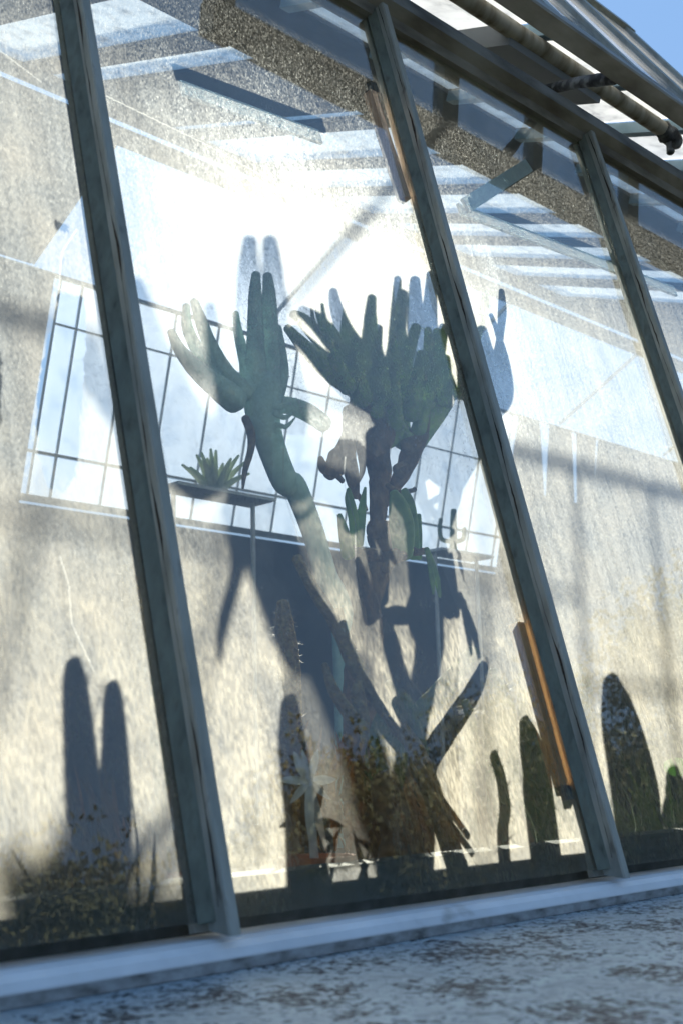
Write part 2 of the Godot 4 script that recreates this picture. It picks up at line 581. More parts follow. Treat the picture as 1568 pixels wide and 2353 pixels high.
	M.green = noisy([[0.0, lin(0.07, 0.12, 0.045)], [0.45, lin(0.15, 0.25, 0.10)], [0.8, lin(0.23, 0.35, 0.12)], [1.0, lin(0.42, 0.30, 0.11)]], 0.014, 32, 0.3, 0.5)
	M.green.backlight_enabled = true
	M.green.backlight = Color(0.35, 0.55, 0.15)
	M.pale = noisy([[0.0, lin(0.30, 0.36, 0.30)], [1.0, lin(0.48, 0.50, 0.42)]], 0.016, 42, 0.25, 0.7)
	M.pale.backlight_enabled = true
	M.pale.backlight = Color(0.7, 0.75, 0.6)
	M.olive = noisy([[0.0, lin(0.10, 0.13, 0.07)], [0.5, lin(0.20, 0.28, 0.17)], [0.85, lin(0.27, 0.33, 0.18)], [1.0, lin(0.34, 0.24, 0.10)]], 0.016, 41, 0.25, 0.55)
	M.olive.backlight_enabled = true
	M.olive.backlight = Color(0.3, 0.4, 0.15)
	M.bark = noisy([[0.0, lin(0.05, 0.034, 0.022)], [0.5, lin(0.14, 0.095, 0.062)], [1.0, lin(0.26, 0.19, 0.125)]], 0.02, 33, 0.2, 0.95, 0.5, 5, Vector3(1, 0.5, 1))
	M.dry = noisy([[0.0, lin(0.045, 0.032, 0.02)], [0.6, lin(0.14, 0.10, 0.06)], [1.0, lin(0.27, 0.205, 0.125)]], 0.02, 34, 0.2, 0.9, 0.1)
	M.dry.backlight_enabled = true
	M.dry.backlight = Color(0.3, 0.2, 0.1)
	M.spiny = noisy([[0.0, lin(0.04, 0.065, 0.03)], [0.5, lin(0.09, 0.14, 0.06)], [0.8, lin(0.18, 0.17, 0.09)], [1.0, lin(0.26, 0.20, 0.12)]], 0.02, 35, 0.15, 0.8, 0.3)
	M.knob = noisy([[0.0, lin(0.05, 0.033, 0.014)], [0.4, lin(0.17, 0.115, 0.05)], [0.7, lin(0.27, 0.20, 0.095)], [1.0, lin(0.12, 0.15, 0.05)]], 0.02, 36, 0.15, 0.9, 0.6)
	M.felt = noisy([[0.0, lin(0.30, 0.30, 0.27)], [1.0, lin(0.55, 0.54, 0.49)]], 0.02, 37, 0.2, 0.9)
	M.spine = mat(lin(0.34, 0.26, 0.16), 0.7)
	M.cane = noisy([[0.0, lin(0.20, 0.12, 0.05)], [1.0, lin(0.42, 0.29, 0.14)]], 0.02, 38, 0.2, 0.7)
	M.leaf = noisy([[0.0, lin(0.035, 0.05, 0.02)], [0.5, lin(0.08, 0.085, 0.03)], [1.0, lin(0.17, 0.13, 0.05)]], 0.004, 39, 4.0, 0.7)
	M.leaf.backlight_enabled = true
	M.leaf.backlight = Color(0.3, 0.35, 0.1)
	M.trunk = noisy([[0.0, lin(0.05, 0.04, 0.03)], [1.0, lin(0.14, 0.11, 0.085)]], 0.02, 40, 0.5, 0.95, 1.0)
	M.ledge = ledge_mat()


func ledge_mat() -> StandardMaterial3D:
	var n := 1024
	var tiles := []
	for q in [[0.004, 51, 4], [0.02, 52, 4], [0.05, 53, 2], [0.3, 54, 1]]:
		var f := FastNoiseLite.new()
		f.noise_type = FastNoiseLite.TYPE_SIMPLEX_SMOOTH
		f.frequency = q[0]
		f.seed = q[1]
		f.fractal_octaves = q[2]
		tiles.append(f.get_seamless_image(n, n).get_data())
	var data := PackedByteArray()
	data.resize(n * n * 3)
	var bump := PackedByteArray()
	bump.resize(n * n)
	for k in n * n:
		var a: float = tiles[0][k] / 255.0
		var b: float = tiles[1][k] / 255.0
		var c: float = tiles[2][k] / 255.0
		var d: float = tiles[3][k] / 255.0
		var v := 0.73 + (a - 0.5) * 0.34 + (b - 0.5) * 0.30 + (d - 0.5) * 0.16
		var grey := smoothstep(0.50, 0.72, b * 0.7 + a * 0.45)
		v = lerpf(v, 0.36, grey * 0.55)
		var dark := smoothstep(0.58, 0.70, c * 0.80 + (a - 0.5) * 0.45 + b * 0.20 + grey * 0.06)
		v = lerpf(v, 0.10, dark * 0.92)
		v = lerpf(v, 0.14, smoothstep(0.80, 0.88, d + (a - 0.5) * 0.3) * 0.8)
		data[k * 3] = int(clampf(v * 208.0 * lerpf(1.0, 0.72, dark), 0, 255))
		data[k * 3 + 1] = int(clampf(v * 230.0 * lerpf(1.0, 0.88, dark), 0, 255))
		data[k * 3 + 2] = int(clampf(v * 240.0, 0, 255))
		bump[k] = int(clampf(0.5 + (b - 0.5) * 0.6 + (d - 0.5) * 0.3 + dark * 0.3, 0, 1) * 255)
	var m := StandardMaterial3D.new()
	m.albedo_texture = ImageTexture.create_from_image(Image.create_from_data(n, n, false, Image.FORMAT_RGB8, data))
	m.heightmap_enabled = true
	m.heightmap_texture = ImageTexture.create_from_image(Image.create_from_data(n, n, false, Image.FORMAT_L8, bump))
	m.heightmap_scale = 0.15
	m.roughness = 0.85
	m.uv1_triplanar = true
	m.uv1_world_triplanar = true
	m.uv1_scale = Vector3.ONE / 0.55
	return m


# ---------------------------------------------------------------- the scene
func _ready() -> void:
	rng.seed = 7
	var cam := Camera3D.new()
	cam.name = "camera"
	add_child(cam)
	cam.transform = Transform3D(Basis(RIGHT, UPV, BACK).orthonormalized(), CAM)
	cam.fov = 45.23
	cam.near = 0.02
	cam.far = 900.0
	cam.current = true
	var lens := CameraAttributesPhysical.new()
	lens.exposure_aperture = 5.0
	lens.frustum_focus_distance = 2.3
	lens.frustum_focal_length = 28.81
	cam.attributes = lens
	var env := Environment.new()
	env.background_mode = Environment.BG_SKY
	env.tonemap_mode = Environment.TONE_MAPPER_LINEAR
	env.tonemap_exposure = EXPOSURE
	env.sdfgi_enabled = true
	env.ssao_enabled = true
	env.ssil_enabled = true
	var sky := Sky.new()
	var pano := PanoramaSkyMaterial.new()
	pano.panorama = ImageTexture.create_from_image(sky_image())
	sky.sky_material = pano
	env.sky = sky
	var we := WorldEnvironment.new()
	we.name = "world"
	we.environment = env
	add_child(we)
	var sun := DirectionalLight3D.new()
	sun.name = "sun"
	add_child(sun)
	sun.look_at_from_position(SUN * 20.0, Vector3.ZERO, Vector3.UP)
	sun.light_energy = 1.6
	sun.light_color = Color(1.0, 0.965, 0.905)
	sun.light_angular_distance = 0.5
	sun.shadow_enabled = true

	make_materials()
	build_ground()
	build_greenhouse()
	build_vent()
	build_fittings()
	build_big_plants()
	build_low_plants()
	build_outside()


func build_ground() -> void:
	var m := mb()
	quad(m, Vector3(-300, -1.0, 300), Vector3(300, -1.0, 300), Vector3(300, -1.0, -300), Vector3(-300, -1.0, -300), Vector3.UP)
	var g := put("ground", m, M.ground)
	tag(g, "rough grass ground around the greenhouse", "ground", "", "structure")
	m = mb()
	block(m, Vector3(-3.2, -1.0, -3.66), Vector3(12.2, 0, 0), Vector3(0, 0.965, 0), Vector3(0, 0, 3.55))
	tag(put("planting_bed", m, M.soil), "brown soil of the raised planting bed inside the greenhouse", "soil", "", "structure")
	var t := thing("stone_ledge", "pale weathered ledge spotted with black lichen below the white sill", "ledge", Vector3(2.9, -1, 0.3))
	m = mb()
	extrude(m, [Vector2(-0.02, -0.0435), Vector2(0.60, -0.0435), Vector2(0.612, -0.049), Vector2(0.618, -0.062), Vector2(0.618, -0.13), Vector2(-0.02, -0.13)], Vector3(0, 0, 1), Vector3.UP, Vector3(-3.2, 0, 0), Vector3(9.0, 0, 0))
	put("coping", m, M.ledge, t)
	m = mb()
	block(m, Vector3(-3.2, -1.0, -0.1), Vector3(12.2, 0, 0), Vector3(0, 0.87, 0), Vector3(0, 0, 0.66))
	put("plinth", m, M.kerb, t)


const BARS := [-0.665, 0.0, 0.685, 1.35, 2.015]

func build_greenhouse() -> void:
	var g := thing("greenhouse", "old greenhouse with leaning dusty glass and grey green glazing bars", "greenhouse", Vector3(2.9, -0.05, -1.8))
	# sill
	var m := mb()
	extrude(m, [Vector2(-0.09, -0.016), Vector2(-0.004, -0.016), Vector2(0.010, -0.0155), Vector2(0.020, -0.018), Vector2(0.0265, -0.0235), Vector2(0.030, -0.031), Vector2(0.031, -0.0432), Vector2(-0.09, -0.0432)], Vector3(0, 0, 1), Vector3.UP, Vector3(-3.2, 0, 0), Vector3(9, 0, 0))
	put("sill", m, M.sill, g)
	m = mb()
	quad(m, Vector3(-3.2, -0.0430, 0.0313), Vector3(5.8, -0.0430, 0.0313), Vector3(5.8, -0.0325, 0.0312), Vector3(-3.2, -0.0325, 0.0312), Vector3(0, 0, 1))
	put("sill_front", m, M.sill_dirty, g)
	m = mb()
	var sx := -0.5
	var w0 := 0.001
	while sx < 2.6:
		var w1 := 0.0006 + 0.003 * pow(rng.randf(), 3.0)
		quad(m, Vector3(sx, -0.0432, 0.0316), Vector3(sx + 0.008, -0.0432, 0.0316), Vector3(sx + 0.008, -0.0431, 0.0318 + w1), Vector3(sx, -0.0431, 0.0318 + w0), Vector3.UP)
		w0 = w1
		sx += 0.008
	put("dirt_seam", m, M.rust, g)
	m = mb()
	block(m, Vector3(-3.2, -0.016, -0.085), Vector3(12.2, 0, 0), Vector3(0, 0.051, 0), Vector3(0, 0, 0.05))
	put("inner_kerb", m, M.kerb, g)
	# glazing bars of the near wall
	for x in BARS:
		var a := gl(x, -0.008)
		var b := gl(x, 1.525)
		m = mb()
		extrude(m, [Vector2(0.015, 0.003), Vector2(0.015, 0.031), Vector2(0.0165, 0.0332), Vector2(0.0285, 0.0332), Vector2(0.030, 0.031), Vector2(0.030, 0.003)], Vector3.RIGHT, N, a, b, -S * 0.35)
		var bar := put("glazing_bar", m, M.paint, g)
		m = mb()
		extrude(m, [Vector2(0.003, 0.0025), Vector2(0.0148, 0.0025), Vector2(0.0148, 0.016), Vector2(0.0115, 0.013)], Vector3.RIGHT, N, a + S * 0.006, b)
		put("putty_bead", m, M.putty, bar)
		m = mb()
		var prev := Vector2(0.022, 0.023)
		for j in 150:
			var sA := 0.01 + j * 0.0101
			var q := Vector2(0.023 + 0.0022 * sin(j * 0.11 + x * 9.0) + 0.001 * rng.randf(), 0.0)
			q.y = q.x + 0.0002 + maxf(0.0, 0.0022 * sin(j * 0.19 + x * 5.0) + 0.0018 * sin(j * 0.53)) + 0.0008 * rng.randf()
			quad(m, gl(x + 0.0146, sA, prev.x), gl(x + 0.0146, sA + 0.0101, q.x), gl(x + 0.0146, sA + 0.0101, q.y), gl(x + 0.0146, sA, prev.y), Vector3.LEFT)
			prev = q
		put("paint_crack", m, M.rust, bar)
		m = mb()
		extrude(m, [Vector2(0.0302, 0.0025), Vector2(0.041, 0.0025), Vector2(0.0335, 0.013), Vector2(0.0302, 0.016)], Vector3.RIGHT, N, a + S * 0.006, b)
		put("putty_bead", m, M.putty, bar)
		m = mb()
		extrude(m, [Vector2(0.006, -0.016), Vector2(0.006, -0.0065), Vector2(0.039, -0.0065), Vector2(0.039, -0.016)], Vector3.RIGHT, N, a, b)
		put("inner_flange", m, M.paint, bar)
	# near panes with their dust
	var flakes := [
		[0.0, [Vector2(-0.056, 0.704), Vector2(-0.022, 0.706), Vector2(-0.030, 0.640), Vector2(-0.050, 0.540), Vector2(-0.066, 0.470), Vector2(-0.086, 0.445), Vector2(-0.104, 0.450), Vector2(-0.110, 0.490), Vector2(-0.106, 0.540), Vector2(-0.092, 0.600), Vector2(-0.072, 0.655)]],
		[0.15, [Vector2(-0.050, 0.806), Vector2(-0.028, 0.803), Vector2(-0.036, 0.792), Vector2(-0.049, 0.792)]],
		[0.2, [Vector2(-0.150, 0.62), Vector2(-0.140, 0.60), Vector2(-0.150, 0.52), Vector2(-0.175, 0.46), Vector2(-0.17, 0.55)]],
	]
	var hairs := [
		[[Vector2(-0.02, 0.80), Vector2(-0.045, 0.76), Vector2(-0.056, 0.704)], [Vector2(-0.098, 0.372), Vector2(-0.092, 0.34), Vector2(-0.094, 0.30), Vector2(-0.075, 0.25)], [Vector2(-0.21, 1.075), Vector2(-0.10, 1.04), Vector2(-0.04, 1.015)]],
		[[Vector2(0.05, 1.04), Vector2(0.22, 1.03), Vector2(0.40, 1.005), Vector2(0.60, 0.985)], [Vector2(0.34, 0.40), Vector2(0.36, 0.47), Vector2(0.355, 0.53), Vector2(0.37, 0.57)], [Vector2(0.25, 0.43), Vector2(0.24, 0.5), Vector2(0.255, 0.56)]],
		[[Vector2(1.2, 0.42), Vector2(1.22, 0.47)]],
		[],
	]
	var clear1 := [[0.28, [Vector2(0.14, 0.03), Vector2(0.42, 0.05), Vector2(0.48, 0.22), Vector2(0.53, 0.36), Vector2(0.50, 0.52), Vector2(0.40, 0.60), Vector2(0.24, 0.58), Vector2(0.20, 0.40), Vector2(0.17, 0.2)]],  # first outline thins the dust over the plant shadow to deepen it
		[0.1, [Vector2(0.345, 0.345), Vector2(0.352, 0.40), Vector2(0.372, 0.425), Vector2(0.366, 0.385), Vector2(0.362, 0.355), Vector2(0.352, 0.325)]],
		[0.1, [Vector2(0.378, 0.30), Vector2(0.382, 0.322), Vector2(0.394, 0.322), Vector2(0.396, 0.30), Vector2(0.390, 0.312), Vector2(0.384, 0.312)]],
		[0.1, [Vector2(0.414, 0.285), Vector2(0.420, 0.345), Vector2(0.426, 0.30), Vector2(0.432, 0.28), Vector2(0.424, 0.29)]],
		[0.1, [Vector2(0.560, 0.47), Vector2(0.567, 0.45), Vector2(0.562, 0.40), Vector2(0.556, 0.43)]],
		[0.15, [Vector2(0.560, 0.30), Vector2(0.568, 0.298), Vector2(0.570, 0.276), Vector2(0.561, 0.28)]]]
	var dimming := dimming_mat(false)
	var dimming1 := dimming_mat(true)
	for k in 4:
		var x0: float = BARS[k] + 0.033
		var x1: float = BARS[k + 1] + 0.015
		m = mb()
		block(m, gl(x0, 0.0, -0.002), Vector3(x1 - x0, 0, 0), S * 1.515, N * 0.004)
		var p := put("glass_pane", m, M.slab, g)
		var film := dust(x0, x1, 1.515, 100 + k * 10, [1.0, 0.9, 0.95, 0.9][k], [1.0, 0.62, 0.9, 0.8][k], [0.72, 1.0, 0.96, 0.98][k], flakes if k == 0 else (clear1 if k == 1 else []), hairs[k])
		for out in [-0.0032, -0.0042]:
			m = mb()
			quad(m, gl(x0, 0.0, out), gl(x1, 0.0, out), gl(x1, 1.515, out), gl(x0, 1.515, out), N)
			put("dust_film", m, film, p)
		for out in [-0.0052]:
			m = mb()
			quad(m, gl(x0, 0.0, out), gl(x1, 0.0, out), gl(x1, 0.56, out), gl(x0, 0.56, out), N)
			put("dimming_film", m, dimming1 if k == 1 else dimming, p)
	# eave rail on top of the near wall
	m = mb()
	extrude(m, [Vector2(1.512, -0.03), Vector2(1.512, 0.010), Vector2(1.530, 0.016), Vector2(1.545, 0.034), Vector2(1.575, 0.036), Vector2(1.580, 0.032), Vector2(1.580, -0.03)], S, N, Vector3(-3.2, 0, 0), Vector3(9, 0, 0))
	put("eave_rail", m, M.eave, g)

	build_far_wall(g)
	build_roof(g)


func fw(x: float, d: float, out := 0.0) -> Vector3:       # a point on the far wall, d metres down from its top
	return Vector3(x, 2.13, -3.10) + Vector3(0, -cos(LEAN), -sin(LEAN)) * d + Vector3(0, -sin(LEAN), cos(LEAN)) * out

func build_far_wall(g: Node3D) -> void:
	var down := Vector3(0, -cos(LEAN), -sin(LEAN))
	var inn := Vector3(0, -sin(LEAN), cos(LEAN))
	var m := mb()
	for r in [[0.0, 0.009], [0.71, 0.012], [0.89, 0.03]]:
		m = mb()
		block(m, fw(1.76, r[0], -0.012), Vector3(3.12, 0, 0), down * r[1], inn * 0.020)
		put("far_rail", m, M.frame if r[0] > 0.8 else M.white_metal, g)
	var x := 1.79
	var k := -1
	while x < 4.82:
		m = mb()
		block(m, fw(x - 0.003, 0.009, -0.006), Vector3(0.006, 0, 0), down * 0.90, inn * 0.012)
		put("far_glazing_bar", m, M.white_metal, g)
		var tr := 0.185 if k < 7 else 0.30
		var nx := minf(x + 0.2425, 4.85) if k >= 0 else 1.895
		m = mb()
		block(m, fw(x + 0.005, tr, -0.009), Vector3(nx - x - 0.010, 0, 0), down * 0.008, inn * 0.012)
		put("far_transom", m, M.white_metal, g)
		for r in [[0.009, tr], [tr + 0.008, 0.71], [0.722, 0.89]]:
			m = mb()
			quad(m, fw(x + 0.005, r[1]), fw(nx - 0.005, r[1]), fw(nx - 0.005, r[0]), fw(x + 0.005, r[0]), inn)
			var fp := put("far_pane", m, M.glass, g)
			m = mb()
			quad(m, fw(x + 0.005, r[1], 0.003), fw(nx - 0.005, r[1], 0.003), fw(nx - 0.005, r[0], 0.003), fw(x + 0.005, r[0], 0.003), inn)
			put("dust_film", m, M.far_dust, fp)
		x = nx
		k += 1
	# solid boards left (added to block bright sky), right (with gaps of light) and below
	var boards := [[-3.2, 0.0, -3.2, 2.32, 1.76, 2.32, 1.76, 0.0], [1.76, 0.93, 1.76, 2.32, 4.88, 2.32, 4.88, 0.93], [4.88, 0.0, 4.88, 2.22, 9.0, 2.22, 9.0, 0.42],
		[4.885, 0.0, 4.885, 0.419, 5.215, 0.419, 5.07, 0.0], [5.19, 0.0, 5.255, 0.419, 5.53, 0.419, 5.40, 0.0], [5.475, 0.0, 5.585, 0.419, 5.74, 0.419, 5.665, 0.0], [5.715, 0.0, 5.755, 0.419, 9.0, 0.419, 9.0, 0.0]]
	boards[2] = [4.88, 0.42, 4.88, 2.32, 9.0, 2.32, 9.0, 0.42]
	for b in boards:
		m = mb()
		for o in [0.0, -0.02]:
			quad(m, fw(b[0], b[1], o), fw(b[2], b[3], o), fw(b[4], b[5], o), fw(b[6], b[7], o), inn * (1.0 if o == 0.0 else -1.0))
		for e in [[0, 2], [2, 4], [4, 6], [6, 0]]:
			quad(m, fw(b[e[0]], b[e[0] + 1], 0), fw(b[e[1]], b[e[1] + 1], 0), fw(b[e[1]], b[e[1] + 1], -0.02), fw(b[e[0]], b[e[0] + 1], -0.02), Vector3.UP)
		put("wall_board", m, M.wall_board, g)


const HINGE := Vector3(0, 1.765, -0.371)
const RISE := 0.340339            # 19.5 degrees

func rf(x: float, r: float, out := 0.0) -> Vector3:       # a point on the near roof slope, r metres up from the vent
	return Vector3(x, HINGE.y, HINGE.z) + Vector3(0, sin(RISE), -cos(RISE)) * r + Vector3(0, cos(RISE), sin(RISE)) * out

func roof_piece(called: String, g: Node3D, x0: float, x1: float, r0: float, r1: float, mt: Material, thick := 0.006, out := 0.0) -> void:
	var m := mb()
	block(m, rf(x0, r0, out), Vector3(x1 - x0, 0, 0), rf(0, r1) - rf(0, r0), Vector3(0, cos(RISE), sin(RISE)) * thick)
	put(called, m, mt, g)

func build_roof(g: Node3D) -> void:
	var m := mb()
	# lower band: whitewashed panes between rafters, with one grey panel
	var x := -0.81
	while x < 6.0:
		roof_piece("rafter", g, x - 0.016, x + 0.016, 0.0, 0.62, M.rod, 0.03, -0.032)
		roof_piece("roof_pane", g, x + 0.018, x + 0.292, 0.0, 0.62, M.milk)
		x += 0.31
	roof_piece("shade_panel", g, 1.25, 1.61, 0.06, 0.38, M.gray_panel, 0.05, -0.09)
	roof_piece("roof_board", g, -3.2, 9.0, 0.622, 1.05, M.board, 0.03, -0.01)
	roof_piece("roof_board", g, -3.2, 9.0, 2.05, 2.225, M.board, 0.03, -0.01)
	# upper band: whitewashed strips between dark boards
	var strips := [[0.10, 0.26], [0.36, 0.52], [0.62, 0.78], [0.88, 1.125], [1.215, 1.325], [1.715, 1.775], [1.865, 2.14], [2.22, 2.45], [2.53, 2.80], [2.90, 3.12], [3.22, 3.46], [3.56, 3.80], [3.92, 4.2]]
	var last := -3.2
	for s in strips:
		roof_piece("roof_board", g, last, s[0], 1.052, 2.048, M.board, 0.03, -0.012)
		roof_piece("roof_pane", g, s[0] + 0.001, s[1] - 0.001, 1.052, 2.048, M.milk)
		last = s[1]
	roof_piece("roof_board", g, last, 9.0, 1.052, 2.048, M.board, 0.03, -0.012)
	# far slope: clear glass on thin rafters, left board added to block bright sky
	var ridge := Vector3(0, 2.45, -2.49)
	var fd := (Vector3(0, 2.13, -3.10) - ridge)
	var fn := Vector3(1, 0, 0).cross(fd).normalized()
	m = mb()
	block(m, ridge + Vector3(-3.2, 0, 0) + fd * 0.03, Vector3(4.84, 0, 0), fd * 0.94, fn * 0.02)
	put("roof_board", m, M.board, g)
	x = 1.65
	while x < 7.0:
		m = mb()
		block(m, ridge + Vector3(x - 0.004, 0, 0) + fd * 0.03, Vector3(0.008, 0, 0), fd * 0.94, fn * 0.02)
		put("far_rafter", m, M.white_metal, g)
		m = mb()
		quad(m, ridge + Vector3(x + 0.005, 0, 0) + fd * 0.03, ridge + Vector3(x + 1.191, 0, 0) + fd * 0.03, ridge + Vector3(x + 1.191, 0, 0) + fd * 0.97, ridge + Vector3(x + 0.005, 0, 0) + fd * 0.97, fn)
		put("far_roof_pane", m, M.glass, g)
		x += 1.2
	m = mb()
	block(m, ridge + Vector3(-3.2, -0.02, -0.03), Vector3(12.2, 0, 0), Vector3(0, 0.05, 0), Vector3(0, 0, 0.05))
	put("ridge_board", m, M.frame, g)
	m = mb()
	block(m, Vector3(-3.2, 2.131, -3.108), Vector3(12.2, 0, 0), Vector3(0, 0.008, 0), Vector3(0, 0, 0.012))
	put("far_eave_rail", m, M.frame, g)


func build_vent() -> void:
	var th := deg_to_rad(56)
	var sd := Vector3(0, sin(th), -cos(th))
	var sn := Vector3(0, cos(th), sin(th))
	var o := Vector3(0, 1.53, -0.2)
	var v := thing("roof_vent", "open roof vent with dark bottom rail propped above the eave", "vent window", Vector3(1.1, 1.53, -0.2))
	var m := mb()
	extrude(m, [Vector2(-0.03, -0.022), Vector2(-0.03, 0.014), Vector2(-0.026, 0.018), Vector2(0.03, 0.018), Vector2(0.034, 0.014), Vector2(0.034, -0.022)], sd, sn, o + Vector3(0.46, 0, 0), o + Vector3(2.26, 0, 0))
	put("bottom_rail", m, M.eave, v)
	for x in [0.46, 1.08, 1.40, 1.80, 2.18]:
		m = mb()
		block(m, o + Vector3(x, 0, 0) + sd * 0.035 - sn * 0.018, Vector3(0.05 if x != 1.40 else 0.035, 0, 0), sd * 0.86, sn * 0.03)
		put("stile", m, M.paint, v)
	m = mb()
	block(m, o + Vector3(0.46, 0, 0) + sd * 0.896 - sn * 0.02, Vector3(1.77, 0, 0), sd * 0.05, sn * 0.036)
	put("top_rail", m, M.paint, v)
	for xs in [[0.511, 1.079], [1.131, 1.399], [1.436, 1.799], [1.851, 2.179]]:
		m = mb()
		quad(m, o + Vector3(xs[0], 0, 0) + sd * 0.035, o + Vector3(xs[1], 0, 0) + sd * 0.035, o + Vector3(xs[1], 0, 0) + sd * 0.895, o + Vector3(xs[0], 0, 0) + sd * 0.895, sn)
		var vp := put("vent_pane", m, M.glass, v)
		for lift in [0.003, -0.003]:
			m = mb()
			var e: Vector3 = o + sn * float(lift)
			quad(m, e + Vector3(xs[0], 0, 0) + sd * 0.035, e + Vector3(xs[1], 0, 0) + sd * 0.035, e + Vector3(xs[1], 0, 0) + sd * 0.895, e + Vector3(xs[0], 0, 0) + sd * 0.895, sn)
			put("dust_film", m, M.vent_dust, vp)
	# stay bar that props it open
	var a := at(1225, 214, -0.50)
	var b := at(1412, 176, -0.215)
	m = mb()
	tube(m, [a, a.lerp(b, 0.5) + Vector3(0, 0.004, 0), a.lerp(b, 0.84), b], [0.013, 0.0145, 0.016, 0.019], 0.7, 0, 0.0, 12, 8, Vector3.ZERO, 0.05)
	put("stay_bar", m, M.stay, v, true)


func build_fittings() -> void:
	# pipe under the roof, behind the eave
	var a := Vector3(0.30, 1.735, -0.45)
	var b := Vector3(1.93, 1.735, -0.45)
	var t := thing("heating_pipe", "stained beige pipe running under the roof above the eave rail", "pipe", a.lerp(b, 0.5))
	var m := mb()
	tube(m, [Vector3(-2.5, 1.735, -0.45), a, a.lerp(b, 0.5), b], [0.02, 0.02, 0.02, 0.02], 1.0, 0, 0, 20, 10)
	put("tube", m, M.pipe, t, true)
	m = mb()
	tube(m, [b + Vector3(-0.035, -0.002, 0), b + Vector3(-0.01, -0.004, 0), b + Vector3(0.03, -0.012, 0)], [0.024, 0.026, 0.02], 0.9, 0, 0, 14, 6, Vector3.ZERO, 0.12)
	tube(m, [b + Vector3(-0.01, -0.02, 0.0), b + Vector3(-0.015, -0.045, 0.003), b + Vector3(-0.012, -0.055, 0.004)], [0.009, 0.008, 0.012], 0.8, 0, 0, 8, 5, Vector3.ZERO, 0.1)
	put("broken_end", m, M.stay, t, true)
	# flat levers of the vent gear just inside the top of the glass
	for q in [[0.187, 1.141, 0.488, 1.176, 0.027], [0.850, 1.160, 1.68, 1.225, 0.026], [0.862, 1.168, 1.15, 1.378, 0.030]]:
		var p0 := gl(q[0], q[1]) + SUN * 0.13
		var p1 := gl(q[2], q[3]) + SUN * 0.13
		if q[3] > 1.3:
			p0 += N * 0.008
			p1 += N * 0.008
		m = mb()
		var d := (p1 - p0).normalized()
		block(m, p0 - d.cross(N) * q[4] * -0.5 - N * 0.003, p1 - p0, -d.cross(N) * q[4], N * 0.006)
		var o := put("vent_lever", m, M.rod)
		tag(o, ["short flat metal bar crossing behind the upper middle pane", "long flat metal bar crossing behind the upper right pane", "slanting flat metal strut meeting the long bar in a V"][0 if q[2] < 0.6 else (1 if q[3] < 1.3 else 2)], "metal bar")
	# wooden battens beside the middle bar
	for q in [[0.648, 1.33, 0.666, 1.11, 0.015, "pale reddish wooden batten behind the upper part of the middle glazing bar"], [0.665, 0.356, 0.666, 0.118, 0.016, "orange wooden batten beside the foot of the middle glazing bar"]]:
		m = mb()
		var p0 := gl(q[0], q[1], -0.006)
		var p1 := gl(q[2], q[3], -0.006)
		block(m, p1, Vector3(q[4], 0, 0), p0 - p1, -N * 0.018)
		var t2 := thing("wooden_batten", q[5], "batten", p1)
		put("strip", m, M.wood if q[1] < 0.5 else M.wood_pale, t2)
		m = mb()
		var e := p1 if q[1] < 0.5 else p0
		block(m, e + Vector3(0.006, 0, 0) + S * (-0.021 if q[1] < 0.5 else 0.001), Vector3(0.016, 0, 0), S * 0.02, -N * 0.014)
		put("rubber_wedge", m, M.stay, t2)


